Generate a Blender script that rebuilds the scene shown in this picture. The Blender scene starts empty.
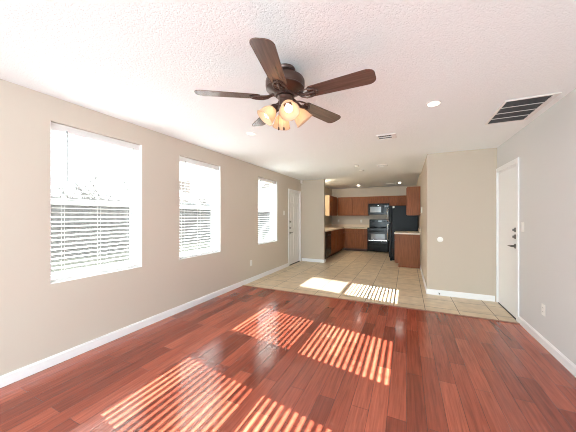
import bpy, bmesh, math, random
from mathutils import Vector, Matrix
S = bpy.context.scene
COL = S.collection
PI = math.pi

# ------------------------------------------------------------------ camera
cam = bpy.data.objects.new('camera', bpy.data.cameras.new('camera'))
COL.objects.link(cam)
cam.location = (0, 0, 1.35)
cam.rotation_euler = (PI/2, 0, math.radians(25.04))
cam.data.sensor_width = 36
cam.data.lens = 36*253.93/576
cam.data.shift_y = 0.4/576
cam.data.clip_start = 0.02
cam.data.clip_end = 200
S.camera = cam

# ------------------------------------------------------------------ world, sun, exposure
WORLD = 4.4
SUN = 56.0
REAR_FILL = 250.0   # energy of the fill lamp added behind the camera
EXPO = 0.1
w = bpy.data.worlds.new('sky'); S.world = w; w.use_nodes = True
bg = w.node_tree.nodes['Background']
bg.inputs['Color'].default_value = (0.93, 0.96, 1.0, 1)
bg.inputs['Strength'].default_value = WORLD
sl = bpy.data.lights.new('sun', 'SUN'); sl.energy = SUN; sl.angle = math.radians(0.2)
sl.color = (1.0, 0.98, 0.97)
so = bpy.data.objects.new('sun', sl); COL.objects.link(so)
so.location = (-8, 2, 8)
so.rotation_euler = Vector((1.372, -0.22, -1.0)).to_track_quat('-Z', 'Y').to_euler()
def portal(name, loc, rot, sx, sy):
    l = bpy.data.lights.new(name, 'AREA'); l.shape = 'RECTANGLE'; l.size = sx; l.size_y = sy
    l.cycles.is_portal = True
    o = bpy.data.objects.new(name, l); COL.objects.link(o); o.location = loc; o.rotation_euler = rot
for yy in (1.603, 3.038, 5.147):
    portal('daylight_portal', (-3.16, yy, 1.48), (0, -PI/2, 0), 1.5, 0.92)
rl = bpy.data.lights.new('rear_fill', 'AREA'); rl.shape = 'RECTANGLE'; rl.size = 3.2; rl.size_y = 2.1; rl.energy = REAR_FILL; rl.color = (.74, .89, 1.0)  # unseen area lamp added at the rear to brighten the near room
ro = bpy.data.objects.new('rear_fill', rl); COL.objects.link(ro); ro.location = (-.80, -2.68, 1.15); ro.rotation_euler = (PI/2, 0, 0)
vs = S.view_settings
vs.view_transform = 'Standard'; vs.look = 'None'; vs.gamma = 1.0; vs.use_curve_mapping = False
vs.exposure = EXPO
S.cycles.filter_width = 1.0; S.cycles.use_adaptive_sampling = False; S.cycles.max_bounces = 10; S.cycles.diffuse_bounces = 6; S.cycles.transparent_max_bounces = 12
S.cycles.sample_clamp_indirect = 12

# ------------------------------------------------------------------ materials
def mat(name, col, rough=0.5, metal=0.0, spec=0.5, bump=None, var=None, emit=None):
    m = bpy.data.materials.new(name); m.use_nodes = True
    nt = m.node_tree; b = nt.nodes['Principled BSDF']
    b.inputs['Base Color'].default_value = (*col, 1)
    b.inputs['Roughness'].default_value = rough
    b.inputs['Metallic'].default_value = metal
    b.inputs['Specular IOR Level'].default_value = spec
    tc = nt.nodes.new('ShaderNodeTexCoord')
    if var:   # (scale xyz, amount)
        mp = nt.nodes.new('ShaderNodeMapping'); mp.inputs['Scale'].default_value = var[0]
        nz = nt.nodes.new('ShaderNodeTexNoise'); nz.inputs['Scale'].default_value = 1; nz.inputs['Detail'].default_value = 5
        mx = nt.nodes.new('ShaderNodeMix'); mx.data_type = 'RGBA'
        mx.inputs['A'].default_value = (*[c*(1-var[1]) for c in col], 1)
        mx.inputs['B'].default_value = (*[min(1, c*(1+var[1])) for c in col], 1)
        rp = nt.nodes.new('ShaderNodeMapRange'); rp.inputs['From Min'].default_value = .3; rp.inputs['From Max'].default_value = .7
        nt.links.new(tc.outputs['Object'], mp.inputs['Vector']); nt.links.new(mp.outputs[0], nz.inputs['Vector'])
        nt.links.new(nz.outputs['Fac'], rp.inputs['Value']); nt.links.new(rp.outputs[0], mx.inputs['Factor'])
        nt.links.new(mx.outputs['Result'], b.inputs['Base Color'])
    if bump:  # (scale, strength, distance)
        n2 = nt.nodes.new('ShaderNodeTexNoise'); n2.inputs['Scale'].default_value = bump[0]; n2.inputs['Detail'].default_value = 4
        bp = nt.nodes.new('ShaderNodeBump'); bp.inputs['Strength'].default_value = bump[1]; bp.inputs['Distance'].default_value = bump[2]
        nt.links.new(tc.outputs['Object'], n2.inputs['Vector']); nt.links.new(n2.outputs['Fac'], bp.inputs['Height'])
        nt.links.new(bp.outputs[0], b.inputs['Normal'])
    if emit:
        b.inputs['Emission Color'].default_value = (*emit[0], 1); b.inputs['Emission Strength'].default_value = emit[1]
    return m

M = {}
M['wall'] = mat('wall_paint', (0.63, 0.562, 0.478), 0.75, spec=.3, bump=(220, .12, .001))
M['wall_dim_lit'] = mat('wall_paint_dim_lit', (0.56, 0.49, 0.40), 0.75, spec=.3, bump=(220, .12, .001))  # beige wall paint with the dimmer far light put into its colour
M['wall_cool_lit'] = mat('wall_paint_cool_lit', (0.66, 0.66, 0.65), 0.75, spec=.3, bump=(220, .12, .001))  # beige wall paint greyed: cool light near the camera put into the colour
M['ceil'] = mat('ceiling_texture', (0.865, 0.90, 0.905), 0.9, spec=.2, bump=(75, .7, .005))
_m = M['ceil']; _nt = _m.node_tree
_tc = _nt.nodes.new('ShaderNodeTexCoord'); _a = _nt.nodes.new('ShaderNodeTexNoise'); _a.inputs['Scale'].default_value = 70; _a.inputs['Detail'].default_value = 3; _a.inputs['Roughness'].default_value = .65
_r = _nt.nodes.new('ShaderNodeMapRange'); _r.inputs['From Min'].default_value = .36; _r.inputs['From Max'].default_value = .56; _r.interpolation_type = 'SMOOTHSTEP'
_b = _nt.nodes.new('ShaderNodeBump'); _b.inputs['Strength'].default_value = .42; _b.inputs['Distance'].default_value = .004
_nt.links.new(_tc.outputs['Object'], _a.inputs['Vector']); _nt.links.new(_a.outputs['Fac'], _r.inputs['Value']); _nt.links.new(_r.outputs[0], _b.inputs['Height']); _nt.links.new(_b.outputs[0], _nt.nodes['Principled BSDF'].inputs['Normal'])
M['trim'] = mat('white_gloss_paint', (0.90, 0.90, 0.90), 0.35)
M['door'] = mat('door_paint', (0.90, 0.90, 0.89), 0.4)
M['blind'] = mat('blind_white', (0.80, 0.80, 0.79), 0.45)
M['vinyl'] = mat('vinyl_white', (0.85, 0.86, 0.86), 0.4)
M['wand'] = mat('wand_plastic', (0.30, 0.31, 0.32), 0.3)
M['cord'] = mat('cord_white', (0.75, 0.75, 0.74), 0.8)
M['dark_gap'] = mat('threshold_and_shade_dark', (0.03, 0.025, 0.02), 0.5)
M['bronze'] = mat('oil_bronze', (0.085, 0.050, 0.040), 0.32, metal=0.55, spec=.6)
M['nickel'] = mat('brushed_nickel', (0.20, 0.19, 0.18), 0.3, metal=1.0)
M['blade'] = mat('blade_walnut', (0.10, 0.055, 0.042), 0.26, spec=.8, var=((3, 60, 60), .35))
M['cab'] = mat('cabinet_oak', (0.25, 0.082, 0.028), 0.42, spec=.2, var=((45, 45, 3.5), .28))
M['cabend'] = mat('cabinet_side', (0.26, 0.088, 0.033), 0.42, spec=.2, var=((45, 45, 3.5), .22))
M['cabface'] = mat('cabinet_frame', (0.40, 0.155, 0.07), 0.38, var=((45, 45, 3.5), .25))
M['lit_end'] = mat('lit_end_wood', (0.72, 0.56, 0.36), 0.5, var=((20, 20, 3), .08))  # light side wood, brightened in colour for the lamplight on it
M['toe'] = mat('toe_kick', (0.10, 0.045, 0.028), 0.6)
M['counter'] = mat('laminate_counter', (0.78, 0.66, 0.52), 0.3, var=((60, 60, 60), .08))
M['black'] = mat('black_enamel', (0.006, 0.0058, 0.0058), 0.16, spec=.2)
M['blacktex'] = mat('black_textured', (0.011, 0.0105, 0.0105), 0.32, spec=.1, bump=(160, .25, .002))
M['blackglass'] = mat('oven_glass', (0.09, 0.08, 0.075), 0.12, spec=.8)
M['mwglass'] = mat('microwave_glass', (0.24, 0.235, 0.23), 0.15, spec=.8)
M['chrome'] = mat('chrome', (0.7, 0.7, 0.7), 0.2, metal=1.0)
M['plastic'] = mat('white_plastic', (0.85, 0.84, 0.80), 0.4)
M['grille_dark'] = mat('grille_shadow', (0.035, 0.035, 0.035), 0.8)
M['grille'] = mat('grille_paint', (0.80, 0.79, 0.77), 0.45)
M['louver'] = mat('louver_grey', (0.075, 0.075, 0.075), 0.6)
M['louver_mid'] = mat('louver_mid', (0.32, 0.31, 0.30), 0.6)
M['trans'] = mat('transition_strip', (0.30, 0.10, 0.06), 0.35)
M['lamp'] = mat('lamp_lens', (1, .97, .9), 0.5, emit=((1.0, .95, .86), 14))
M['lampdim'] = mat('lamp_lens_low', (1, .97, .9), 0.5, emit=((1.0, .95, .86), 2.2))
M['kitlamp'] = mat('kitchen_lamp_lens', (1, .97, .9), 0.5, emit=((1.0, .93, .82), 75))
M['bulb'] = mat('bulb_glow', (1, .9, .7), 0.5, emit=((1.0, .86, .68), 6.5))
M['fence'] = mat('weathered_fence', (0.15, 0.15, 0.155), 0.9, spec=.1, var=((4, 12, 1), .3))
M['bark'] = mat('bare_bark', (0.13, 0.125, 0.12), 0.9)
M['grass'] = mat('pale_grass', (0.23, 0.235, 0.195), 0.95, var=((2, 2, 2), .25))
M['siding'] = mat('grey_siding', (0.42, 0.45, 0.50), 0.8)
M['shingle'] = mat('roof_shingle', (0.22, 0.20, 0.19), 0.9, var=((8, 8, 8), .3))
M['brick'] = mat('chimney_brick', (0.2, 0.17, 0.15), 0.9)

def glass_mat():
    m = bpy.data.materials.new('window_glass'); m.use_nodes = True; nt = m.node_tree; nt.nodes.clear()
    o = nt.nodes.new('ShaderNodeOutputMaterial'); t = nt.nodes.new('ShaderNodeBsdfTransparent'); g = nt.nodes.new('ShaderNodeBsdfGlossy')
    g.inputs['Roughness'].default_value = 0.02
    lw = nt.nodes.new('ShaderNodeLayerWeight'); lw.inputs['Blend'].default_value = .5
    pw = nt.nodes.new('ShaderNodeMath'); pw.operation = 'POWER'; pw.inputs[1].default_value = 5; nt.links.new(lw.outputs['Facing'], pw.inputs[0])
    f = nt.nodes.new('ShaderNodeMath'); f.operation = 'MULTIPLY_ADD'; f.inputs[1].default_value = .9; f.inputs[2].default_value = .04; nt.links.new(pw.outputs[0], f.inputs[0])
    t.inputs['Color'].default_value = (.95, .97, .96, 1)
    x = nt.nodes.new('ShaderNodeMixShader')
    nt.links.new(f.outputs[0], x.inputs[0]); nt.links.new(t.outputs[0], x.inputs[1]); nt.links.new(g.outputs[0], x.inputs[2]); nt.links.new(x.outputs[0], o.inputs[0])
    return m
M['glass'] = glass_mat()
def screen_mat():
    m = bpy.data.materials.new('insect_screen'); m.use_nodes = True; nt = m.node_tree; nt.nodes.clear()
    o = nt.nodes.new('ShaderNodeOutputMaterial'); t = nt.nodes.new('ShaderNodeBsdfTransparent'); d = nt.nodes.new('ShaderNodeBsdfDiffuse')
    d.inputs['Color'].default_value = (.08, .08, .085, 1)
    x = nt.nodes.new('ShaderNodeMixShader'); x.inputs[0].default_value = .20
    nt.links.new(t.outputs[0], x.inputs[1]); nt.links.new(d.outputs[0], x.inputs[2]); nt.links.new(x.outputs[0], o.inputs[0])
    return m
M['screen'] = screen_mat()

def shade_mat():
    m = bpy.data.materials.new('amber_glass'); m.use_nodes = True; nt = m.node_tree; nt.nodes.clear()
    o = nt.nodes.new('ShaderNodeOutputMaterial'); t = nt.nodes.new('ShaderNodeBsdfTranslucent'); d = nt.nodes.new('ShaderNodeBsdfDiffuse')
    tr = nt.nodes.new('ShaderNodeBsdfTransparent')
    t.inputs['Color'].default_value = (.78, .62, .48, 1); d.inputs['Color'].default_value = (.80, .66, .52, 1); tr.inputs['Color'].default_value = (1, .82, .6, 1)
    x = nt.nodes.new('ShaderNodeMixShader'); x.inputs[0].default_value = .45
    y = nt.nodes.new('ShaderNodeMixShader'); y.inputs[0].default_value = .22
    nt.links.new(t.outputs[0], x.inputs[1]); nt.links.new(d.outputs[0], x.inputs[2])
    nt.links.new(x.outputs[0], y.inputs[1]); nt.links.new(tr.outputs[0], y.inputs[2]); nt.links.new(y.outputs[0], o.inputs[0])
    return m
M['shade'] = shade_mat()

def laminate():
    m = bpy.data.materials.new('cherry_laminate'); m.use_nodes = True; nt = m.node_tree; N = nt.nodes.new; L = nt.links.new
    b = nt.nodes['Principled BSDF']
    tc = N('ShaderNodeTexCoord'); sep = N('ShaderNodeSeparateXYZ'); cmb = N('ShaderNodeCombineXYZ')
    L(tc.outputs['Object'], sep.inputs[0]); L(sep.outputs['Y'], cmb.inputs['X']); L(sep.outputs['X'], cmb.inputs['Y'])
    br = N('ShaderNodeTexBrick'); L(cmb.outputs[0], br.inputs['Vector'])
    br.offset = .37; br.offset_frequency = 2; br.squash = 1
    br.inputs['Scale'].default_value = 1; br.inputs['Brick Width'].default_value = .92; br.inputs['Row Height'].default_value = .12
    br.inputs['Mortar Size'].default_value = .0011; br.inputs['Mortar Smooth'].default_value = .3; br.inputs['Bias'].default_value = 0
    br.inputs['Color1'].default_value = (0.0, 0, 0, 1); br.inputs['Color2'].default_value = (1, 1, 1, 1); br.inputs['Mortar'].default_value = (.1, .1, .1, 1)
    ramp = N('ShaderNodeValToRGB'); e = ramp.color_ramp.elements
    e[0].position = 0; e[0].color = (.21, .039, .021, 1); e[1].position = 1; e[1].color = (.43, .100, .056, 1)
    k = ramp.color_ramp.elements.new(.5); k.color = (.32, .066, .036, 1)
    L(br.outputs['Color'], ramp.inputs[0])
    # streaky grain along the boards
    mp = N('ShaderNodeMapping'); mp.inputs['Scale'].default_value = (2.0, 38, 1); L(cmb.outputs[0], mp.inputs['Vector'])
    nz = N('ShaderNodeTexNoise'); nz.inputs['Scale'].default_value = 1.6; nz.inputs['Detail'].default_value = 6; nz.inputs['Distortion'].default_value = .6
    L(mp.outputs[0], nz.inputs['Vector'])
    mr = N('ShaderNodeMapRange'); mr.inputs['From Min'].default_value = .3; mr.inputs['From Max'].default_value = .7; mr.inputs['To Min'].default_value = .72; mr.inputs['To Max'].default_value = 1.26
    L(nz.outputs['Fac'], mr.inputs['Value'])
    mul = N('ShaderNodeVectorMath'); mul.operation = 'SCALE'; L(ramp.outputs[0], mul.inputs[0]); L(mr.outputs[0], mul.inputs['Scale'])
    mo = N('ShaderNodeMix'); mo.data_type = 'RGBA'; L(br.outputs['Fac'], mo.inputs['Factor']); L(mul.outputs[0], mo.inputs['A']); mo.inputs['B'].default_value = (.07, .018, .012, 1)
    L(mo.outputs['Result'], b.inputs['Base Color'])
    n2 = N('ShaderNodeTexNoise'); n2.inputs['Scale'].default_value = 9; n2.inputs['Detail'].default_value = 2; L(tc.outputs['Object'], n2.inputs['Vector'])
    bp = N('ShaderNodeBump'); bp.inputs['Strength'].default_value = .06; bp.inputs['Distance'].default_value = .004; L(n2.outputs['Fac'], bp.inputs['Height'])
    b2 = N('ShaderNodeBump'); b2.invert = True; b2.inputs['Strength'].default_value = .5; b2.inputs['Distance'].default_value = .001
    L(br.outputs['Fac'], b2.inputs['Height']); L(bp.outputs[0], b2.inputs['Normal']); L(b2.outputs[0], b.inputs['Normal'])
    b.inputs['Roughness'].default_value = .15; b.inputs['Specular IOR Level'].default_value = .8
    return m
M['laminate'] = laminate()

def tile():
    m = bpy.data.materials.new('beige_tile'); m.use_nodes = True; nt = m.node_tree; N = nt.nodes.new; L = nt.links.new
    b = nt.nodes['Principled BSDF']
    tc = N('ShaderNodeTexCoord'); mp = N('ShaderNodeMapping'); mp.inputs['Location'].default_value = (-0.244+.4235*20, -0.10+.4235*20, 0)
    L(tc.outputs['Object'], mp.inputs['Vector'])
    br = N('ShaderNodeTexBrick'); L(mp.outputs[0], br.inputs['Vector']); br.offset = 0; br.squash = 1
    br.inputs['Scale'].default_value = 1; br.inputs['Brick Width'].default_value = .4235; br.inputs['Row Height'].default_value = .4235
    br.inputs['Mortar Size'].default_value = .0045; br.inputs['Mortar Smooth'].default_value = .2
    br.inputs['Color1'].default_value = (.66, .53, .375, 1); br.inputs['Color2'].default_value = (.73, .60, .435, 1); br.inputs['Mortar'].default_value = (.15, .11, .075, 1)
    nz = N('ShaderNodeTexNoise'); nz.inputs['Scale'].default_value = 7; nz.inputs['Detail'].default_value = 6; L(tc.outputs['Object'], nz.inputs['Vector'])
    mr = N('ShaderNodeMapRange'); mr.inputs['From Min'].default_value = .3; mr.inputs['From Max'].default_value = .7; mr.inputs['To Min'].default_value = .86; mr.inputs['To Max'].default_value = 1.12
    L(nz.outputs['Fac'], mr.inputs['Value'])
    mul = N('ShaderNodeVectorMath'); mul.operation = 'SCALE'; L(br.outputs['Color'], mul.inputs[0]); L(mr.outputs[0], mul.inputs['Scale'])
    L(mul.outputs[0], b.inputs['Base Color'])
    bp = N('ShaderNodeBump'); bp.invert = True; bp.inputs['Strength'].default_value = .6; bp.inputs['Distance'].default_value = .002; L(br.outputs['Fac'], bp.inputs['Height'])
    L(bp.outputs[0], b.inputs['Normal'])
    b.inputs['Roughness'].default_value = .4
    return m
M['tile'] = tile()

# ------------------------------------------------------------------ mesh helpers
def bx(bm, x0, x1, y0, y1, z0, z1, bev=0.0):
    x0, x1 = sorted((x0, x1)); y0, y1 = sorted((y0, y1)); z0, z1 = sorted((z0, z1))
    r = bmesh.ops.create_cube(bm, size=1)
    vs_ = r['verts']
    bmesh.ops.scale(bm, vec=(x1-x0, y1-y0, z1-z0), verts=vs_)
    bmesh.ops.translate(bm, vec=((x0+x1)/2, (y0+y1)/2, (z0+z1)/2), verts=vs_)
    if bev > 0:
        es = list({e for v in vs_ for e in v.link_edges})
        bmesh.ops.bevel(bm, geom=es, offset=bev, segments=2, affect='EDGES', profile=.5)
def tube(bm, pts, rads, n=10, caps=True):
    rings = []
    up = Vector((0, 0, 1))
    prev = None
    for i, p in enumerate(pts):
        p = Vector(p)
        a = Vector(pts[max(0, i-1)]); b = Vector(pts[min(len(pts)-1, i+1)])
        t = (b-a).normalized()
        u = t.cross(up)
        if u.length < 1e-3: u = t.cross(Vector((1, 0, 0)))
        u.normalize()
        if prev is not None and u.dot(prev) < 0: u = -u
        prev = u
        v = t.cross(u)
        r = rads[i] if isinstance(rads, (list, tuple)) else rads
        rings.append([bm.verts.new(p + (u*math.cos(2*PI*k/n) + v*math.sin(2*PI*k/n))*r) for k in range(n)])
    for A, B in zip(rings, rings[1:]):
        for k in range(n):
            bm.faces.new((A[k], A[(k+1) % n], B[(k+1) % n], B[k]))
    if caps:
        bm.faces.new(rings[0][::-1]); bm.faces.new(rings[-1])
def lathe(bm, prof, n=32, mtx=None, closed=False):
    rings = []
    for r, z in prof:
        rings.append([bm.verts.new((max(r, 1e-5)*math.cos(2*PI*k/n), max(r, 1e-5)*math.sin(2*PI*k/n), z)) for k in range(n)])
    for A, B in zip(rings, rings[1:]):
        for k in range(n):
            bm.faces.new((A[k], A[(k+1) % n], B[(k+1) % n], B[k]))
    if closed:
        for k in range(n):
            A, B = rings[-1], rings[0]
            bm.faces.new((A[k], A[(k+1) % n], B[(k+1) % n], B[k]))
    else:
        bm.faces.new(rings[0][::-1]); bm.faces.new(rings[-1])
    vv = [v for R in rings for v in R]
    if mtx is not None: bmesh.ops.transform(bm, matrix=mtx, verts=vv)
    return vv
def obj(name, bm, m, parent=None, smooth=False, kind=None):
    bmesh.ops.recalc_face_normals(bm, faces=bm.faces)
    me = bpy.data.meshes.new(name); bm.to_mesh(me); bm.free()
    me.materials.append(M[m] if isinstance(m, str) else m)
    if smooth:
        me.polygons.foreach_set('use_smooth', [True]*len(me.polygons))
        try: me.set_sharp_from_angle(angle=math.radians(35))
        except Exception: pass
    o = bpy.data.objects.new(name, me); COL.objects.link(o)
    if parent: o.parent = parent
    if kind: o['kind'] = kind
    return o
def NB(): return bmesh.new()
def box(name, m, dims, parent=None, bev=0.0, kind=None):
    b = NB(); bx(b, *dims, bev=bev); return obj(name, b, m, parent, kind=kind)
def thing(name, label, cat, loc=(0, 0, 0), rz=0, group=None):
    o = bpy.data.objects.new(name, None); COL.objects.link(o); o.location = loc; o.rotation_euler = (0, 0, rz)
    o.empty_display_size = .05
    o['label'] = label; o['category'] = cat
    if group: o['group'] = group
    return o
def tag(o, label, cat, group=None):
    o['label'] = label; o['category'] = cat
    if group: o['group'] = group
    return o
def structure(name, loc=(0, 0, 0)):
    o = bpy.data.objects.new(name, None); COL.objects.link(o); o.location = loc; o['kind'] = 'structure'; o.empty_display_size = .05
    return o
def dup(root, loc, label=None, rz=None):
    r = root.copy(); COL.objects.link(r); r.location = loc
    if label: r['label'] = label
    if rz is not None: r.rotation_euler = (0, 0, rz)
    for ch in list(root.children):
        c = ch.copy(); COL.objects.link(c); c.parent = r
        for g in ch.children:
            d = g.copy(); COL.objects.link(d); d.parent = c
    return r
def wall(name, m, axis, c0, c1, a0, a1, z0, z1, holes=()):
    """slab from c0 to c1 across `axis`, from a0 to a1 along the other, with holes (a0,a1,z0,z1)"""
    A = sorted({a0, a1, *[h[0] for h in holes], *[h[1] for h in holes]})
    Z = sorted({z0, z1, *[h[2] for h in holes], *[h[3] for h in holes]})
    solid = lambda i, j: 0 <= i < len(A)-1 and 0 <= j < len(Z)-1 and not any(h[0]-1e-6 < (A[i]+A[i+1])/2 < h[1]+1e-6 and h[2]-1e-6 < (Z[j]+Z[j+1])/2 < h[3]+1e-6 for h in holes)
    bm = NB(); cache = {}
    def V(c, a, z):
        k = (c, round(a, 5), round(z, 5))
        if k not in cache: cache[k] = bm.verts.new((c, a, z) if axis == 'x' else (a, c, z))
        return cache[k]
    for i in range(len(A)-1):
        for j in range(len(Z)-1):
            if not solid(i, j): continue
            p, q, r, s = A[i], A[i+1], Z[j], Z[j+1]
            for c in (c0, c1): bm.faces.new((V(c, p, r), V(c, q, r), V(c, q, s), V(c, p, s)))
            if not solid(i-1, j): bm.faces.new((V(c0, p, r), V(c1, p, r), V(c1, p, s), V(c0, p, s)))
            if not solid(i+1, j): bm.faces.new((V(c0, q, r), V(c1, q, r), V(c1, q, s), V(c0, q, s)))
            if not solid(i, j-1): bm.faces.new((V(c0, p, r), V(c1, p, r), V(c1, q, r), V(c0, q, r)))
            if not solid(i, j+1): bm.faces.new((V(c0, p, s), V(c1, p, s), V(c1, q, s), V(c0, q, s)))
    return obj(name, bm, m, kind='structure')

# ------------------------------------------------------------------ room shell
XL, XR, H, HK = -2.907, 1.297, 2.437, 2.515
YT, YA, YS, YB, YR = 4.118, 5.039, 7.152, 10.68, -2.5
XA = 0.325
WT, WB = 2.215, 0.737
WINS = [(1.165, 2.041), (2.60, 3.475), (4.70, 5.595)]
D1 = (6.285, 7.065, 0.0, 2.04)      # left door opening
D2 = (4.225, 5.0, 0.0, 2.04)       # right door opening

box('floor', 'laminate', (XL-.2, XR+.15, YR-.15, YT, -.06, 0), kind='structure')
box('floor_kitchen', 'tile', (XL-.2, XR+.15, YT, YB+.15, -.06, -.001), kind='structure')
bm = NB(); bx(bm, XL, XR, YT-.022, YT+.022, 0, .007, bev=.003)
obj('trim_1', bm, 'trans', kind='structure')
wall('wall_left', 'wall', 'x', XL-.2, XL, YR-.15, YB+.15, 0, 2.6, [(a, b, WB, WT) for a, b in WINS]+[D1])
wall('wall_right', 'wall_cool_lit', 'x', XR, XR+.15, YR-.15, YA+.15, 0, 2.6, [D2])
wall('wall_rear', 'wall_cool_lit', 'y', YR-.15, YR, XL, XR, 0, 2.6, [(-2.45, .85, .03, 2.22)])  # opening added for the fill light
box('wall_back', 'wall', (XL, XA+.12, YB, YB+.15, 0, 2.6), kind='structure')
# the alcove face and the long return into the kitchen are one corner of wall
bm = NB(); bx(bm, XA, XR, YA, YA+.12, 0, 2.6); bx(bm, XA, XA+.12, YA+.12, YB, 0, 2.6)
obj('wall_alcove', bm, 'wall_dim_lit', kind='structure')
box('wall_partition', 'wall_dim_lit', (XL, -2.183, YS, YS+.12, 0, 2.6), kind='structure')
box('ceiling', 'ceil', (XL-.2, XR+.15, YR-.15, YS+.12, H, H+.2), kind='structure')
box('ceiling_kitchen', 'ceil', (XL-.2, XR+.15, YS+.12, YB+.15, HK, HK+.2), kind='structure')

def base(name, x0, x1, y0, y1, out):
    """baseboard box with a small cap; `out` = direction it faces"""
    bm = NB(); bx(bm, x0, x1, y0, y1, 0, .078)
    t = .006
    if out == '+x': bx(bm, x0, x1-t, y0, y1, .078, .09)
    if out == '-x': bx(bm, x0+t, x1, y0, y1, .078, .09)
    if out == '-y': bx(bm, x0, x1, y0+t, y1, .078, .09)
    if out == '+y': bx(bm, x0, x1, y0, y1-t, .078, .09)
    return obj(name, bm, 'trim', kind='structure')
T = .014
base('baseboard_left', XL, XL+T, YR, D1[0]-.07, '+x')
base('baseboard_right', XR-T, XR, YR, D2[0]-.07, '-x')
base('baseboard_alcove', XA-T, XR-.03, YA-T, YA, '-y')
base('baseboard_passage', XA-T, XA, YA, 7.37, '-x')
base('baseboard_partition', XL+.03, -2.183+T, YS-T, YS, '-y')
base('baseboard_end', -2.183, -2.183+T, YS, YS+.12, '+x')

# ------------------------------------------------------------------ windows
def window(n, a, b):
    w_ = structure(f'window_{n}')
    xo, xi = XL-.195, XL-.125
    fw = .026
    bm = NB()
    bx(bm, xo, xi, a, a+fw, WB, WT); bx(bm, xo, xi, b-fw, b, WB, WT)
    bx(bm, xo, xi, a+fw, b-fw, WB, WB+fw); bx(bm, xo, xi, a+fw, b-fw, WT-fw, WT)
    obj('window_frame', bm, 'vinyl', w_)
    mid = 1.485
    for nm, z0, z1, x0, x1 in (('upper_sash', mid-.02, WT-fw, xo+.005, xo+.03), ('lower_sash', WB+fw, mid+.02, xo+.035, xo+.06)):
        bm = NB(); y0, y1 = a+fw, b-fw; s = .022
        bx(bm, x0, x1, y0, y0+s, z0, z1); bx(bm, x0, x1, y1-s, y1, z0, z1)
        bx(bm, x0, x1, y0+s, y1-s, z0, z0+s+.006); bx(bm, x0, x1, y0+s, y1-s, z1-s-.006, z1)
        sa = obj(nm, bm, 'vinyl', w_)
        xm = (x0+x1)/2
        box('glass_pane', 'glass', (xm-.002, xm+.002, y0+s, y1-s, z0+s+.006, z1-s-.006), sa)
    sc_ = box('insect_screen', 'screen', (xo+.0005, xo+.002, a+fw, b-fw, WB+fw, mid), w_)
    # sill lining of the recess
    bm = NB(); bx(bm, xi, XL+.002, a+.001, b-.001, WB+.0005, WB+.007); obj('window_sill', bm, 'trim', w_)
    bm = NB(); bx(bm, xi, XL-.002, a+.0005, a+.006, WB+.007, WT-.0005); bx(bm, xi, XL-.002, b-.006, b-.0005, WB+.007, WT-.0005); obj('window_jamb', bm, 'vinyl', w_)
    return w_
for i, (a, b) in enumerate(WINS): window(i+1, a, b)

TILT = math.radians(11)
def blind_meshes(wd):
    root = thing('window_blind', 'x', 'window blind', (XL-.062, 0, 0), 0, 'white slatted blinds in the left wall windows')
    y0, y1 = .008, wd-.014
    ztop = WT-.003
    bm = NB(); bx(bm, -.028, .028, y0, y1, ztop-.04, ztop); bx(bm, .029, .036, y0-.004, y1+.004, ztop-.068, ztop, bev=.002)
    obj('head_rail', bm, 'blind', root)
    pitch = .0432; n = int((ztop-.075-WB-.05)/pitch)
    bm = NB()
    for k in range(n):
        z = ztop-.092-k*pitch
        c, s = math.cos(TILT), math.sin(TILT)
        hw, th = .0215, .0012
        v = []
        prof = [(-hw, 0), (0, .0022), (hw, 0)]
        for (u, cr) in prof:
            for t in (-th, th):
                x = u*c; zz = -u*s + cr + t      # outer (-x) edge is the higher one
                v.append((x, zz))
        for y in (y0+.004, y1-.004): pass
        A = [bm.verts.new((x, y0+.004, z+zz)) for x, zz in v]; B = [bm.verts.new((x, y1-.004, z+zz)) for x, zz in v]
        loop = [0, 2, 4, 5, 3, 1]
        for i in range(6):
            p, q = loop[i], loop[(i+1) % 6]
            bm.faces.new((A[p], A[q], B[q], B[p]))
        bm.faces.new([A[i] for i in loop]); bm.faces.new([B[i] for i in loop][::-1])
    obj('slats', bm, 'blind', root)
    zlast = ztop-.092-(n-1)*pitch
    box('bottom_rail', 'blind', (-.024, .024, y0+.004, y1-.004, WB+.016, WB+.036), root, bev=.003)
    bm = NB()
    for f in (.13, .5, .87):
        yy = y0+(y1-y0)*f
        for xx in (-.0275, .0275):
            tube(bm, [(xx, yy, ztop-.04), (xx, yy, WB+.036)], .0011, 5)
    obj('ladder_cord', bm, 'cord', root)
    bm = NB(); tube(bm, [(.040, .135, ztop-.05), (.041,   .135, ztop-.53)], .0055, 7); obj('tilt_wand', bm, 'wand', root)
    bm = NB(); tube(bm, [(.040, y1-.075, ztop-.05), (.040, y1-.075, ztop-.62)], .0016, 6)
    lathe(bm, [(.002, 0), (.006, -.012), (.007, -.03), (.003, -.036)], 10, Matrix.Translation((.040, y1-.075, ztop-.61)))
    obj('lift_cord', bm, 'wand', root)
    return root
bl_lab = ['white slatted blind in the largest and nearest window, left of the photo',
          'white slatted blind in the middle window of the left wall',
          'white slatted blind in the farthest window, next to the white entry door']
for i, (a, b) in enumerate(WINS):
    r = blind_meshes(b-a); r.location.y = a; r['label'] = bl_lab[i]

# glazed opening added behind the camera, unseen, to admit the fill light
g = structure('window_4')  # added unseen glazing, only there to admit the fill light
bm = NB(); y0, y1 = YR-.12, YR-.05
bx(bm, -2.45, .85, y0, y1, .03, .08); bx(bm, -2.45, .85, y0, y1, 2.17, 2.22)
for x in (-2.45, -1.375, -.275, .80): bx(bm, x, x+.05, y0, y1, .08, 2.17)
obj('window_frame', bm, 'vinyl', g)
box('glass_pane', 'glass', (-2.40, .80, YR-.088, YR-.084, .08, 2.17), g)

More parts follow.
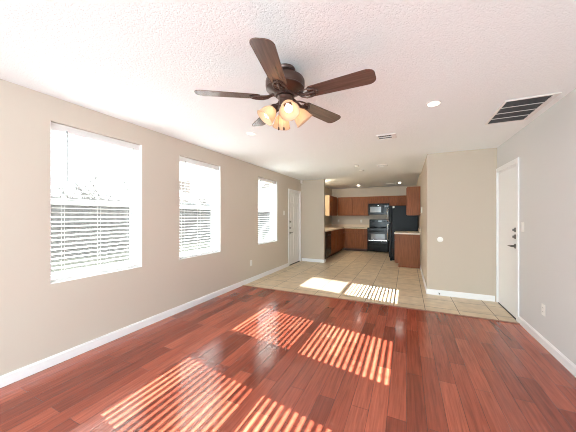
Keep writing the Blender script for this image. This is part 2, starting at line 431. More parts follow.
# ------------------------------------------------------------------ doors
def door_panel_bm(wd, ht, th, panels):
    """door leaf in x (width), front face at y=0, going to y=th; moulded panels on the front"""
    bm = NB(); bx(bm, 0, wd, .004, th, 0, ht)
    # raised stiles/rails around recessed panels: build as face strips
    xs = [p[0] for p in panels]; 
    holes = panels
    A = sorted({0, wd, *[h[0] for h in holes], *[h[1] for h in holes]}); Z = sorted({0, ht, *[h[2] for h in holes], *[h[3] for h in holes]})
    for i in range(len(A)-1):
        for j in range(len(Z)-1):
            cx, cz = (A[i]+A[i+1])/2, (Z[j]+Z[j+1])/2
            if any(h[0] < cx < h[1] and h[2] < cz < h[3] for h in holes): continue
            bx(bm, A[i], A[i+1], 0, .005, Z[j], Z[j+1])
    for h in holes:
        bx(bm, h[0]+.03, h[1]-.03, .001, .006, h[2]+.03, h[3]-.03, bev=.002)
    return bm
def hardware(parent, x, zs, lever_dir, s=1):
    """zs: heights of deadbolts then the lever, on the front (y=0) of the leaf"""
    for z in zs[:-1]:
        bm = NB(); lathe(bm, [(.031, 0), (.031, .006), (.026, .012), (.012, .014), (.012, .02)], 20, Matrix.Translation((x, 0, z)) @ Matrix.Rotation(PI/2, 4, 'X'))
        bx(bm, x-.004, x+.004, -.032, -.014, z-.014, z+.014, bev=.002)
        obj('deadbolt', bm, 'nickel', parent, smooth=True)
    z = zs[-1]
    bm = NB(); lathe(bm, [(.033, 0), (.033, .006), (.026, .012), (.013, .015), (.012, .05)], 20, Matrix.Translation((x, 0, z)) @ Matrix.Rotation(PI/2, 4, 'X'))
    tube(bm, [(x, -.05, z), (x+lever_dir*.03, -.055, z+.002), (x+lever_dir*.07, -.052, z), (x+lever_dir*.11, -.045, z-.004)], [.010, .010, .008, .007], 10)
    obj('door_handle', bm, 'nickel', parent, smooth=True)
def casing(parent, wd, ht, cw=.062, th=.016, side=True):
    bm = NB()
    bx(bm, -cw, 0, -th, 0, 0, ht+cw, bev=.003); bx(bm, wd, wd+cw, -th, 0, 0, ht+cw, bev=.003); bx(bm, 0, wd, -th, 0, ht, ht+cw, bev=.003)
    obj('door_casing', bm, 'trim', parent)
    bm = NB(); bx(bm, 0, .018, 0, .12, 0, ht); bx(bm, wd-.018, wd, 0, .12, 0, ht); bx(bm, .018, wd-.018, 0, .12, ht-.018, ht)
    obj('door_jamb', bm, 'trim', parent)
# door 1, in left wall, faces +x: local -y -> +x  (rz = +90deg), local x -> +y
w1 = D1[1]-D1[0]; h1 = D1[3]
d1 = structure('door_1', (XL, D1[0], 0)); d1.rotation_euler = (0, 0, PI/2)
casing(d1, w1, h1)
lw = w1-.042
pan = []
for c in range(2):
    x0 = .10+c*(lw-.20+.08)/2; x1 = x0+(lw-.28)/2
    for z0, z1 in ((.20, .86), (1.0, 1.60), (1.70, 1.90)): pan.append((x0, x1, z0-.01, z1))
leaf = obj('door_panel', door_panel_bm(lw, h1-.045, .038, pan), 'door', d1); leaf.location = (.021, .012, .022)
hardware(leaf, .065, (1.18, 1.01, .875), 1)
box('threshold_or_shade_strip', 'dark_gap', (.018, w1-.018, -.012, .12, 0, .02), d1)
# door 2, in right wall, faces -x: rz=-90, local x -> -y
w2 = D2[1]-D2[0]
d2 = structure('door_2', (XR, D2[1], 0)); d2.rotation_euler = (0, 0, -PI/2)
bm = NB(); cw, th = .062, .016
bx(bm, -.035, 0, -th, 0, 0, D2[3]+cw, bev=.003); bx(bm, w2, w2+cw, -th, 0, 0, D2[3]+cw, bev=.003); bx(bm, 0, w2, -th, 0, D2[3], D2[3]+cw, bev=.003)
obj('door_casing', bm, 'trim', d2)
bm = NB(); bx(bm, 0, .018, 0, .12, 0, D2[3]); bx(bm, w2-.018, w2, 0, .12, 0, D2[3]); bx(bm, .018, w2-.018, 0, .12, D2[3]-.018, D2[3])
obj('door_jamb', bm, 'trim', d2)
leaf = obj('door_panel', door_panel_bm(w2-.042, D2[3]-.035, .038, []), 'door', d2); leaf.location = (.021, .004, .012)
hardware(leaf, w2-.042-.06, (1.16, 1.07, .945), -1)
box('threshold_or_shade_strip', 'dark_gap', (.018, w2-.018, -.006, .12, 0, .01), d2)  # dark colour of this strip carries the shadow at the door foot

# ------------------------------------------------------------------ ceiling fan
FC = (-.813, 1.69)
fan = thing('ceiling_fan', 'dark bronze ceiling fan with five walnut blades and lit amber glass shades', 'ceiling fan', (FC[0], FC[1], H))
bm = NB(); lathe(bm, [(.002, 0), (.072, 0), (.074, -.006), (.070, -.012), (.068, -.020), (.074, -.026), (.066, -.034), (.05, -.040), (.002, -.040)], 40); obj('canopy', bm, 'bronze', fan, True)
bm = NB(); lathe(bm, [(.002, -.038), (.045, -.040), (.045, -.058), (.105, -.066), (.137, -.080), (.144, -.094), (.144, -.130), (.137, -.140), (.141, -.144), (.141, -.150), (.118, -.166), (.085, -.178), (.07, -.188), (.07, -.202), (.002, -.202)], 48); obj('motor_housing', bm, 'bronze', fan, True)
bm = NB(); lathe(bm, [(.002, -.202), (.055, -.203), (.060, -.210), (.052, -.222), (.044, -.23), (.044, -.272), (.052, -.278), (.052, -.292), (.040, -.302), (.018, -.312), (.010, -.324), (.002, -.326)], 32); obj('switch_housing', bm, 'bronze', fan, True)
BZ = -.213
PITCH = math.radians(-11)
def blade_bm():
    bm = NB(); r0, r1 = .185, .640
    pts = []
    n = 10
    # outline: slightly narrower at the root, rounded corners at the tip
    def halfw(t): return .056+.012*t
    out = []
    out.append((r0, -.040)); out.append((r0+.02, -halfw(0)))
    cr = .045
    for k in range(7):
        a = -PI/2+k*PI/2/6
        out.append((r1-cr+cr*math.cos(a), -halfw(1)+cr+cr*math.sin(a)))
    for k in range(7):
        a = k*PI/2/6
        out.append((r1-cr+cr*math.cos(a), halfw(1)-cr+cr*math.sin(a)))
    out.append((r0+.02, halfw(0))); out.append((r0, .040))
    lo = [bm.verts.new((x, y, -.003)) for x, y in out]; hi = [bm.verts.new((x, y, .003)) for x, y in out]
    bm.faces.new(lo[::-1]); bm.faces.new(hi)
    for i in range(len(out)):
        j = (i+1) % len(out); bm.faces.new((lo[i], lo[j], hi[j], hi[i]))
    bmesh.ops.bevel(bm, geom=[e for e in bm.edges if abs(e.verts[0].co.z-e.verts[1].co.z) < 1e-6 and e.is_manifold and len(e.link_faces) == 2], offset=.0015, segments=1, affect='EDGES')
    return bm
def iron_bm():
    bm = NB()
    # arm from the motor to the blade, with an open scroll loop and a plate under the blade
    tube(bm, [(.085, 0, .020), (.12, 0, .004), (.155, 0, -.010), (.185, 0, -.012), (.235, 0, -.0095)], [.011, .012, .010, .008, .007], 8)
    for sgn in (-1, 1):
        tube(bm, [(.105, 0, .008), (.125, sgn*.030, -.002), (.16, sgn*.044, -.008), (.20, sgn*.043, -.0095), (.235, sgn*.028, -.0095), (.255, 0, -.0095)], [.006, .006, .006, .0055, .0055, .005], 7)
        tube(bm, [(.155, 0, -.010), (.17, sgn*.016, -.010), (.19, sgn*.018, -.010), (.20, sgn*.006, -.010), (.19, 0, -.010)], .0045, 6)
    for p in ((.205, -.035), (.205, .035), (.25, 0)):
        lathe(bm, [(.001, -.009), (.010, -.009), (.012, -.006), (.012, -.0035), (.001, -.0035)], 12, Matrix.Translation((p[0], p[1], -.003)))
    return bm
blade0 = iron0 = None
for k in range(5):
    ang = math.radians(-75.5+72*k)
    rot = Matrix.Rotation(ang, 4, 'Z') @ Matrix.Rotation(PITCH, 4, 'X')
    if k == 0:
        blade0 = obj('blade', blade_bm(), 'blade', fan); iron0 = obj('blade_iron', iron_bm(), 'bronze', fan, True)
        bl, ir = blade0, iron0
    else:
        bl, ir = blade0.copy(), iron0.copy(); COL.objects.link(bl); COL.objects.link(ir)
    for o_ in (bl, ir):
        o_.matrix_basis = Matrix.Translation((0, 0, BZ)) @ rot
# lamp arms, shades, bulbs: angles around the hub
def lamp_mtx(ang, tilt=math.radians(48)):
    return Matrix.Rotation(ang, 4, 'Z') @ Matrix.Translation((.075, 0, -.262)) @ Matrix.Rotation(-tilt, 4, 'Y')
shade0 = None
for k in range(4):
    ang = math.radians(-53+90*k)
    m_ = lamp_mtx(ang)
    if k == 0:
        bm = NB(); tube(bm, [(.035, 0, -.283), (.060, 0, -.276), (.080, 0, -.284), (.088, 0, -.296)], [.010, .010, .012, .014], 10)
        mm = Matrix.Translation((.080, 0, -.288)) @ Matrix.Rotation(-math.radians(40), 4, 'Y') @ Matrix.Scale(1.12, 4)
        lathe(bm, [(.002, .012), (.018, .012), (.024, .0), (.026, -.018), (.022, -.020), (.002, -.020)], 20, mm)
        arm0 = obj('lamp_arm', bm, 'bronze', fan, True)
        bm = NB()
        prof = [(.022, -.010), (.030, -.018), (.042, -.035), (.050, -.055), (.054, -.075), (.059, -.092), (.064, -.100),
                (.061, -.1005), (.056, -.092), (.051, -.075), (.047, -.055), (.039, -.036), (.028, -.020), (.020, -.012)]
        lathe(bm, prof, 36, mm, closed=True)
        shade0 = obj('lamp_shade', bm, 'shade', fan, True)
        bm = NB(); lathe(bm, [(.002, -.021), (.012, -.022), (.013, -.035), (.022, -.050), (.026, -.062), (.023, -.075), (.013, -.084), (.002, -.087)], 20, mm)
        bulb0 = obj('light_bulb', bm, 'bulb', fan, True)
        trio = (arm0, shade0, bulb0)
    else:
        trio = []
        for s_ in (arm0, shade0, bulb0):
            c = s_.copy(); COL.objects.link(c); trio.append(c)
    for o_ in trio: o_.rotation_euler = (0, 0, ang)
for dx, dy, L_ in ((.012, -.045, .20), (-.035, -.035, .19)):
    bm = NB(); tube(bm, [(dx, dy, -.24), (dx, dy, -.24-L_)], .0012, 6)
    lathe(bm, [(.001, 0), (.004, -.004), (.0065, -.016), (.0065, -.022), (.001, -.028)], 12, Matrix.Translation((dx, dy, -.24-L_)))
    obj('pull_chain', bm, 'bronze', fan, True)

# ------------------------------------------------------------------ ceiling fittings
def downlight(label, x, y, z, mt, r=.062):
    t = thing('recessed_light', label, 'ceiling light', (x, y, z), 0, 'round recessed ceiling lights')
    bm = NB(); lathe(bm, [(r*.78, -.001), (r*.80, -.006), (r, -.004), (r*1.02, 0), (r*.78, 0)][::-1], 32, None, closed=True); obj('trim_ring', bm, 'plastic', t, True)
    bm = NB(); lathe(bm, [(.001, -.001), (r*.77, -.001), (r*.77, -.0035), (.001, -.0045)], 32); obj('lens', bm, mt, t, True)
    return t
downlight('bright round recessed light in the ceiling to the right of the fan', .235, 2.81, H, 'lamp')
downlight('round recessed light in the ceiling just below the fan lamps, left side', -1.849, 2.81, H, 'lampdim')
downlight('small lit recessed light in the kitchen ceiling above the refrigerator side', -.21, 9.6, HK, 'kitlamp', .055)
downlight('small lit recessed light in the kitchen ceiling above the left cabinets', -1.64, 9.75, HK, 'kitlamp', .055)
t = thing('dome_light', 'round ceiling dome lamp over the kitchen counter, behind the partition', 'ceiling light', (-2.70, 7.9, HK))
bm = NB(); lathe(bm, [(.002, 0), (.15, 0), (.155, -.012), (.002, -.012)], 32); obj('base_plate', bm, 'plastic', t, True)
bm = NB(); lathe(bm, [(.002, -.012), (.10, -.012), (.12, -.05), (.12, -.10), (.105, -.125), (.06, -.14), (.002, -.145)], 32)
obj('lens', bm, mat('dome_lens', (1, .95, .85), .5, emit=((1.0, .90, .72), 110)), t, True)

def grille(name, label, cat, x0, x1, y0, y1, z, bars, group=None, fw=.02, fr=None, louvers=18):
    t = thing(name, label, cat, ((x0+x1)/2, (y0+y1)/2, z), 0, group)
    hx, hy = (x1-x0)/2, (y1-y0)/2
    fr = fw if fr is None else fr
    box('backing', 'grille_dark', (-hx+.004, hx-.004, -hy+.004, hy-.004, -.003, -.0005), t)
    bm = NB()
    bx(bm, -hx, -hx+fw, -hy, hy, -.010, 0, bev=.002); bx(bm, hx-fr, hx, -hy, hy, -.010, 0, bev=.002)
    bx(bm, -hx+fw, hx-fr, -hy, -hy+fw, -.010, 0, bev=.002); bx(bm, -hx+fw, hx-fr, hy-fw, hy, -.010, 0, bev=.002)
    for k in range(bars):
        y = -hy+fw+(2*hy-2*fw)*(k+1)/(bars+1)
        bx(bm, -hx+fw, hx-fr, y-.006, y+.006, -.010, -.003)
    obj('frame', bm, 'grille', t)
    bm = NB()
    for k in range(louvers):
        y = -hy+fw+(2*hy-2*fw)*(k+.5)/louvers
        bx(bm, -hx+fw, hx-fr, y-.0022, y+.0022, -.0085, -.003)
    obj('louvers', bm, 'louver', t)
    return t
grille('return_air_grille', 'large rectangular return air grille with dark slots near the right wall', 'air vent', .835, 1.225, 3.02, 3.70, H, 3, fr=.045, louvers=24)
def register(label, x, y, z, sx=.26, sy=.15):
    t = thing('ceiling_register', label, 'air vent', (x, y, z), 0, 'small white ceiling air registers')
    hx, hy = sx/2, sy/2
    box('backing', 'grille_dark', (-hx+.004, hx-.004, -hy+.004, hy-.004, -.003, -.0005), t)
    bm = NB()
    bx(bm, -hx, -hx+.018, -hy, hy, -.012, 0, bev=.002); bx(bm, hx-.06, hx, -hy, hy, -.012, 0, bev=.002)
    bx(bm, -hx+.018, hx-.06, -hy, -hy+.018, -.012, 0, bev=.002); bx(bm, -hx+.018, hx-.06, hy-.018, hy, -.012, 0, bev=.002)
    bx(bm, -hx+.018, hx-.06, -.005, .005, -.012, -.003)
    obj('frame', bm, 'grille', t)
    bm = NB()
    for k in range(7):
        xx = -hx+.018+(2*hx-.078)*(k+.5)/7
        bx(bm, xx-.002, xx+.002, -hy+.018, hy-.018, -.006, -.003)
    obj('louvers', bm, 'louver_mid', t)
    return t
register('small white ceiling register nearer to the fan', -.245, 3.69, H, .24, .20)
register('small white ceiling register farther back, between fan and kitchen', -.47, 5.74, H, .21, .19)
register('small ceiling register in the kitchen ceiling near the back wall', -.50, 9.72, HK, .36, .22)
def detector(label, x, y, r):
    bm = NB(); lathe(bm, [(.001, 0), (r, 0), (r, -.014), (r*.85, -.026), (r*.4, -.030), (.001, -.030)], 24)
    o = obj('smoke_detector', bm, 'plastic', None, True); o.location = (x, y, H); tag(o, label, 'smoke detector', 'small round ceiling detectors')
detector('small round white smoke detector on the ceiling, farther from the camera', -.955, 6.12, .05)
detector('small round white smoke detector on the ceiling, nearer of the two', -.97, 5.54, .045)
bm = NB(); bx(bm, -.02, .035, -.035, .02, -.09, 0, bev=.008)
lathe(bm, [(.001, .012), (.016, .008), (.016, -.012), (.001, -.018)], 12, Matrix.Translation((.022, -.022, -.055)))
o = obj('motion_sensor', bm, 'plastic', None, True); o.location = (XL+.022, YS-.022, H-.002); tag(o, 'small white motion sensor high in the corner above the entry door', 'motion sensor')

# ------------------------------------------------------------------ wall plates
def plate(name, label, cat, loc, rz, kind):
    t = thing(name, label, cat, loc, rz)
    box('cover_plate', 'plastic', (-.036, .036, -.006, 0, -.058, .058), t, bev=.002)
    if kind == 'switch':
        box('rocker', 'plastic', (-.017, .017, -.010, -.006, -.033, .033), t, bev=.0015)
    else:
        for z in (-.021, .021):
            bm = NB(); bx(bm, -.016, .016, -.0085, -.006, z-.014, z+.014, bev=.002)
            s = obj('socket', bm, 'plastic', t)
            bm = NB(); bx(bm, -.008, -.005, -.009, -.0085, z-.004, z+.006); bx(bm, .005, .008, -.009, -.0085, z-.004, z+.006); obj('slot', bm, 'dark_gap', s)
    return t
plate('light_switch', 'white light switch on the left wall beside the entry door', 'light switch', (XL, 5.975, 1.44), PI/2, 'switch')
plate('light_switch', 'white light switch on the right wall beside the white door', 'light switch', (XR, 4.05, 1.22), -PI/2, 'switch')
plate('wall_outlet', 'white outlet low on the left wall below the farthest window', 'outlet', (XL, 4.42, .39), PI/2, 'outlet')
plate('wall_outlet', 'white outlet low on the right wall near the white door', 'outlet', (XR, 3.53, .374), -PI/2, 'outlet')
plate('wall_outlet', 'left one of two outlets on the kitchen back wall above the counter', 'outlet', (-2.62, YB, 1.16), 0, 'outlet')
plate('wall_outlet', 'right one of two outlets on the kitchen back wall, nearer the black range', 'outlet', (-1.68, YB, 1.16), 0, 'outlet')
t = thing('thermostat', 'small white thermostat on the passage wall edge beside the kitchen', 'thermostat', (XA, 6.62, 1.50), -PI/2)
box('case', 'plastic', (-.05, .05, -.024, 0, -.065, .065), t, bev=.004)
box('display', 'wand', (-.03, .03, -.0255, -.024, .0, .035), t)
bm = NB(); lathe(bm, [(.001, 0), (.045, 0), (.044, .006), (.036, .010), (.001, .011)], 28, Matrix.Rotation(PI/2, 4, 'X'))
o = obj('blank_plate', bm, 'plastic', None, True); o.location = (.52, YA, .955); tag(o, 'round white cap on the beige alcove wall at waist height', 'wall cap')
t = thing('door_stop', 'small door stop on the baseboard near the alcove corner', 'door stop', (.50, YA-T, .045))
bm = NB(); tube(bm, [(0, 0, 0), (0, -.06, 0)], .006, 10); obj('spring', bm, 'nickel', t, True)
bm = NB(); lathe(bm, [(.001, 0), (.010, 0), (.010, .012), (.001, .014)], 14, Matrix.Translation((0, -.06, 0)) @ Matrix.Rotation(PI/2, 4, 'X')); obj('rubber_tip', bm, 'dark_gap', t, True)

# ------------------------------------------------------------------ kitchen
def cab_door(parent, x0, x1, z0, z1, name='door', fw=.05):
    bm = NB()
    bx(bm, x0, x1, -.012, -.0005, z0, z1)
    if x1-x0 > .14 and z1-z0 > .2:
        bx(bm, x0, x0+fw, -.020, -.012, z0, z1, bev=.0015); bx(bm, x1-fw, x1, -.020, -.012, z0, z1, bev=.0015)
        bx(bm, x0+fw, x1-fw, -.020, -.012, z0, z0+fw, bev=.0015); bx(bm, x0+fw, x1-fw, -.020, -.012, z1-fw, z1, bev=.0015)
    else:
        bx(bm, x0+.004, x1-.004, -.020, -.012, z0+.004, z1-.004, bev=.002)
    return obj(name, bm, 'cab', parent)
def cabinet(name, label, loc, rz, wd, dp, z0, z1, doors, drawers=False, toe=True, group=None, end=False, endm='cabend', pale=False):
    """local x = width, front at y=0, back at y=dp"""
    t = thing(name, label, 'cabinet', loc, rz, group)
    if toe:
        box('body', endm, (0, wd, 0, dp, .10, z1), t)
        bm = NB(); bx(bm, 0, wd, .075, dp, 0, .10); obj('toe_kick', bm, endm if end else 'toe', t)
        zb = .12
    else:
        box('body', endm, (0, wd, 0, dp, z0, z1), t); zb = z0+.012
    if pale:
        p_ = box('end_panel', 'lit_end', (-.006, -.0005, .002, dp-.002, z0, z1), t); p_['label'] = 'end panel coloured pale for the lamplight on it'
    g = .006; e = .014
    n = doors; ww = (wd-2*e-(n-1)*.022)/max(n, 1)
    for k in range(n):
        x0 = e+k*(ww+.022)
        if drawers:
            cab_door(t, x0, x0+ww, z1-.155, z1-.02, 'drawer'); cab_door(t, x0, x0+ww, zb+.012, z1-.175)
        else:
            cab_door(t, x0, x0+ww, zb, z1-.03)
    return t
CZ = .878
XF = -2.262   # left run body front
YF = 10.07    # back run body front
LG, BG = 'base cabinets in the kitchen', 'wall cabinets in the kitchen'
# left run (faces +x)
dpl = XF-XL-.001
cabinet('base_cabinet', 'narrow dark end cabinet against the partition, left of the dishwasher', (XF, 7.28, 0), PI/2, .22, dpl, 0, CZ, 1, True, group=LG)
cabinet('base_cabinet', 'wooden base cabinet right of the dishwasher under the left counter', (XF, 8.14, 0), PI/2, .90, dpl, 0, CZ, 2, False, group=LG)
cabinet('base_cabinet', 'wooden base cabinet at the inner corner of the left counter', (XF, 9.05, 0), PI/2, 1.0, dpl, 0, CZ, 2, True, group=LG)
t = thing('dishwasher', 'black dishwasher under the left counter beside the partition', 'dishwasher', (XF, 7.51, 0), PI/2)
box('body', 'black', (0, .62, 0, dpl, .10, CZ-.002), t); box('toe_panel', 'black', (0, .62, .06, .30, 0, .10), t)
box('door', 'black', (.006, .614, -.028, 0, .13, .73), t, bev=.004)
cp = box('control_panel', 'black', (.006, .614, -.034, 0, .74, .865), t, bev=.004)
box('handle', 'blacktex', (.16, .46, -.046, -.034, .755, .775), cp, bev=.003)
# back run (faces -y)
dpb = YB-YF-.001
cabinet('base_cabinet', 'wooden base cabinet under the back counter, left of the black range', (XF+.012, YF, 0), 0, -1.362-XF-.012, dpb, 0, CZ, 2, True, group=LG)
cabinet('base_cabinet', 'wooden base cabinet in the dark corner right of the range', (-.59, YF, 0), 0, .90, dpb, 0, CZ, 2, True, group=LG)
# right run (faces -x): local x -> -y
XRF = -.275
cabinet('base_cabinet', 'base cabinet with a broad reddish end panel, right side in front of refrigerator', (XRF, 8.20, 0), -PI/2, .80, XA-.016-XRF, 0, CZ, 2, True, group=LG, end=True)
# uppers
UZ0, UZ1 = 1.38, 2.13
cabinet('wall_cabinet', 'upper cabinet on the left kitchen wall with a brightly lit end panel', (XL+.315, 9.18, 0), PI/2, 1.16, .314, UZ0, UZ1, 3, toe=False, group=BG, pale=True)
cabinet('wall_cabinet', 'upper cabinet on the kitchen back wall, left of the microwave', (XL+.34, 10.36, 0), 0, -1.362-(XL+.34), .319, UZ0, UZ1, 2, toe=False, group=BG)
cabinet('wall_cabinet', 'short upper cabinet directly above the black microwave', (-1.360, 10.36, 0), 0, .752, .319, 1.85, UZ1, 2, toe=False, group=BG)
cabinet('wall_cabinet', 'short upper cabinet on the back wall rising above the refrigerator', (-.606, 10.36, 0), 0, .92, .319, 1.60, UZ1, 3, toe=False, group=BG)
cabinet('wall_cabinet', 'upper cabinet with a tall reddish end panel on the right kitchen wall', (.012, 8.20, 0), -PI/2, .80, XA-.013, UZ0, UZ1+.0, 2, toe=False, group=BG)

# worktops
bm = NB()
bx(bm, XL, XF+.03, 7.275, YF-.03, CZ, .918, bev=.006); bx(bm, XL, -1.360, YF-.03, YB, CZ, .918, bev=.006)
bx(bm, XL, XL+.02, 7.275, YB, .918, 1.02); bx(bm, XL+.02, -1.360, YB-.02, YB, .918, 1.02)
tag(obj('countertop', bm, 'counter'), 'cream L-shaped countertop along the left and back kitchen walls', 'countertop')
bm = NB(); bx(bm, XRF-.03, XA-.002, 7.37, 8.205, CZ, .918, bev=.006); bx(bm, XA-.022, XA-.002, 7.37, 8.205, .918, 1.02)
tag(obj('countertop', bm, 'counter'), 'small cream countertop on the right base cabinet by the refrigerator', 'countertop')
bm = NB(); bx(bm, -.592, XA-.002, YF-.03, YB, CZ, .918, bev=.006); bx(bm, -.592, XA-.002, YB-.02, YB, .918, 1.02)
tag(obj('countertop', bm, 'counter'), 'cream countertop in the back corner between range and refrigerator', 'countertop')

# range
RX0, RX1 = -1.355, -.600
t = thing('kitchen_range', 'black freestanding kitchen range with oven below the microwave', 'range', (RX0, 10.04, 0))
W = RX1-RX0
box('body', 'black', (0, W, 0, .62, .04, .905), t)
box('cooktop', 'black', (-.002, W+.002, -.03, .56, .905, .922), t, bev=.004)
for cx_, cy_, r_ in ((.2, .14, .09), (.55, .14, .11), (.2, .40, .11), (.55, .40, .09)):
    bm = NB(); lathe(bm, [(r_*.35, 0), (r_, 0), (r_, .008), (r_*.35, .008)], 24, Matrix.Translation((cx_, cy_, .922)), closed=True); obj('burner', bm, 'blacktex', t, True)
bg_ = box('backguard', 'black', (0, W, .56, .635, .905, 1.23), t, bev=.01)
box('display', 'mwglass', (.33, .47, .556, .56, 1.14, 1.19), bg_)
for k in range(4):
    kx = (.07, .17, .58, .68)[k]
    bm = NB(); lathe(bm, [(.001, 0), (.024, 0), (.020, .022), (.001, .024)], 16, Matrix.Translation((kx, .56, 1.15)) @ Matrix.Rotation(PI/2, 4, 'X')); obj('knob', bm, 'blacktex', bg_, True)
od = box('oven_door', 'black', (.006, W-.006, -.035, 0, .30, .83), t, bev=.006)
box('oven_window', 'blackglass', (.13, W-.13, -.038, -.035, .47, .70), od)
bm = NB(); tube(bm, [(.06, -.075, .775), (W-.06, -.075, .775)], .011, 10); tube(bm, [(.08, -.035, .775), (.08, -.075, .775)], .008, 8); tube(bm, [(W-.08, -.035, .775), (W-.08, -.075, .775)], .008, 8)
obj('handle', bm, 'blacktex', od, True)
tr_ = box('pale_strip', 'chrome', (.05, W-.05, -.042, -.035, .435, .462), od); tr_['label'] = 'pale strip below the oven window'  # pale strip set on the oven door, below its window
dr = box('storage_drawer', 'black', (.006, W-.006, -.03, 0, .06, .285), t, bev=.005)
box('burner_panel', 'black', (.006, W-.006, -.03, 0, .84, .90), t, bev=.003)

# microwave
t = thing('microwave', 'black over-the-range microwave hanging under the short cabinet', 'microwave', (RX0, 10.29, 1.42))
box('body', 'black', (0, W, 0, .388, 0, .425), t)
md = box('door', 'black', (.004, .57, -.022, 0, .004, .37), t, bev=.004)
box('window', 'mwglass', (.07, .47, -.025, -.022, .085, .30), md)
bm = NB(); tube(bm, [(.535, -.022, .05), (.535, -.05, .06), (.535, -.05, .31), (.535, -.022, .32)], .008, 8); obj('handle', bm, 'blacktex', md, True)
cp = box('control_panel', 'black', (.575, W-.004, -.022, 0, .004, .37), t, bev=.004)
box('display', 'blackglass', (.60, W-.03, -.0235, -.022, .30, .34), cp)
vt = box('vent_grille', 'blacktex', (.004, W-.004, -.018, 0, .375, .421), t, bev=.003)
vt['label'] = 'ribbed vent strip along the top edge'
box('badge', 'chrome', (.34, .40, -.0245, -.022, .33, .345), md)

# refrigerator (faces -x)
FX, FY0, FY1, FZ = -.395, 8.26, 9.12, 1.675
t = thing('refrigerator', 'tall black refrigerator with textured side, facing left behind the right cabinet', 'refrigerator', (FX, FY0, 0))
DW, DD = FY1-FY0, XA-.03-FX
box('body', 'blacktex', (0, DD, 0, DW, .03, FZ), t, bev=.006)
fd = box('freezer_door', 'blacktex', (-.088, -.008, .003, DW-.003, 1.17, FZ), t, bev=.012)
rd = box('refrigerator_door', 'blacktex', (-.088, -.008, .003, DW-.003, .11, 1.155), t, bev=.012)
for par, z0, z1 in ((fd, 1.20, 1.60), (rd, .62, 1.12)):
    bm = NB(); tube(bm, [(-.088, .06, z0), (-.135, .06, z0+.03), (-.135, .06, z1-.03), (-.088, .06, z1)], .012, 10); obj('handle', bm, 'chrome', par, True)
box('base_grille', 'black', (-.06, 0, .01, DW-.01, .015, .10), t)
st = box('sticker', 'plastic', (.012, .065, -.001, .0005, FZ-.075, FZ-.02), t); st['label'] = 'small white sticker at the top front corner'
for (fx, fy) in ((-.045, .045), (.55, .045), (-.045, DW-.05), (.55, DW-.05)):
    bm = NB(); lathe(bm, [(.001, 0), (.018, 0), (.018, .03), (.001, .03)], 12, Matrix.Translation((fx, fy, 0)))
    obj('levelling_foot', bm, 'chrome', t, True)

# ------------------------------------------------------------------ outside
o = box('lawn', 'grass', (-40, XL-.21, -30, 50, -.30, -.12), kind='structure')
bm = NB()   # ground rises towards the fence
vv = [bm.verts.new(p) for p in ((-6.5, -14, -.12), (-6.5, 26, -.12), (-8.8, 26, .08), (-8.8, -14, .08), (-40, 26, .1), (-40, -14, .1), (-6.5, -14, -.13), (-6.5, 26, -.13))]
bm.faces.new((vv[0], vv[1], vv[2], vv[3])); bm.faces.new((vv[3], vv[2], vv[4], vv[5]))
obj('lawn_slope', bm, 'grass', kind='structure')
fe = thing('wooden_fence', 'weathered grey board fence across the yard, seen through the blinds', 'fence', (-9.2, 0, .08))
bm = NB()
y = -4.0
random.seed(4)
while y < 22:
    h = 1.84+random.uniform(-.012, .012)
    bx(bm, 0, .018, y, y+.137, 0, h); y += .14
obj('boards', bm, 'fence', fe)
bm = NB()
for z in (.3, .95, 1.6): bx(bm, .018, .056, -4, 22, z, z+.085)
obj('rails', bm, 'fence', fe)
for k in range(11):
    box('post', 'fence', (-.095, 0, -4+k*2.55, -3.91+k*2.55, 0, 1.86), fe)

def bare_tree(label, x, y, h, seed):
    rnd = random.Random(seed); bm = NB()
    def grow(p, d, L_, r, lev):
        pts = [p]; q = p.copy(); dd = d.copy()
        for _ in range(3):
            dd = (dd+Vector((rnd.uniform(-.18, .18), rnd.uniform(-.18, .18), rnd.uniform(-.05, .12)))).normalized()
            q = q+dd*L_/3; pts.append(q.copy())
        tube(bm, pts, [r, r*.85, r*.7, r*.55], 5 if lev < 3 else 3)
        if lev >= 5: return
        for i in range(3 if lev < 4 else 2):
            base_ = pts[-1] if i == 0 else pts[rnd.choice((1, 2, 3))]
            nd = (dd+Vector((rnd.uniform(-.8, .8), rnd.uniform(-.8, .8), rnd.uniform(-.1, .5)))).normalized()
            grow(base_, nd, L_*rnd.uniform(.6, .8), r*.60, lev+1)
    grow(Vector((0, 0, 0)), Vector((0, 0, 1)), h*.36, h*.026, 0)
    o = obj('bare_tree', bm, 'bark'); o.location = (x, y, .09)
    tag(o, label, 'tree', 'bare trees beyond the fence')
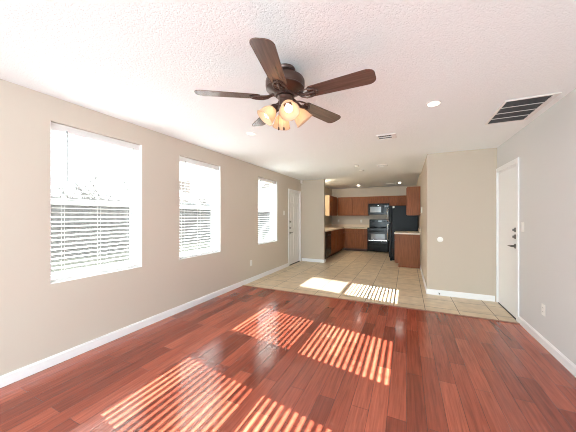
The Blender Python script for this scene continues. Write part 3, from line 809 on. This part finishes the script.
bare_tree('bare tree beyond the fence at the right side of the nearest window', -11.1, 7.0, 4.2, 3)
bare_tree('bare tree beyond the fence in the middle of the nearest window', -15.7, 8.1, 3.9, 7)
bare_tree('bare tree beyond the fence at the left side of the nearest window', -13.0, 5.5, 3.2, 11)
bare_tree('bare tree beyond the fence, right side of the middle window', -10.6, 11.9, 3.7, 15)
h2 = thing('neighbour_house', 'tall blue-grey neighbouring house seen through the farthest window', 'house', (-11.4, 26, .1))
box('walls', 'siding', (-1.5, 1.6, -4, 4, 0, 4.1), h2)
bm = NB()
A = [bm.verts.new(p) for p in ((-1.8, -4.3, 4.1), (1.9, -4.3, 4.1), (.05, -4.3, 5.3), (-1.8, 4.3, 4.1), (1.9, 4.3, 4.1), (.05, 4.3, 5.3))]
bm.faces.new((A[0], A[1], A[2])); bm.faces.new((A[3], A[5], A[4])); bm.faces.new((A[1], A[4], A[5], A[2])); bm.faces.new((A[0], A[2], A[5], A[3])); bm.faces.new((A[0], A[3], A[4], A[1]))
obj('roof', bm, 'shingle', h2)
bare_tree('thicket of bare tree branches behind the fence, low in the nearest window', -18.1, 10.3, 3.8, 21)
bare_tree('bare tree behind the fence in the left half of the nearest window, farther back', -20.1, 9.4, 3.8, 25)
hs = thing('neighbour_house', 'low pale neighbouring house with shingled roof beyond the fence', 'house', (-22.3, 22.7, .1))
box('walls', 'siding', (-4, 4, -5, 5, 0, 2.6), hs)
bm = NB()
A = [bm.verts.new(p) for p in ((-4.4, -5.4, 2.5), (4.4, -5.4, 2.5), (0, -5.4, 4.4), (-4.4, 5.4, 2.5), (4.4, 5.4, 2.5), (0, 5.4, 4.4))]
bm.faces.new((A[0], A[1], A[2])); bm.faces.new((A[3], A[5], A[4])); bm.faces.new((A[1], A[4], A[5], A[2])); bm.faces.new((A[0], A[2], A[5], A[3])); bm.faces.new((A[0], A[3], A[4], A[1]))
obj('roof', bm, 'shingle', hs)
box('chimney', 'brick', (.6, 1.4, -3.4, -2.6, 3.3, 5.0), hs)
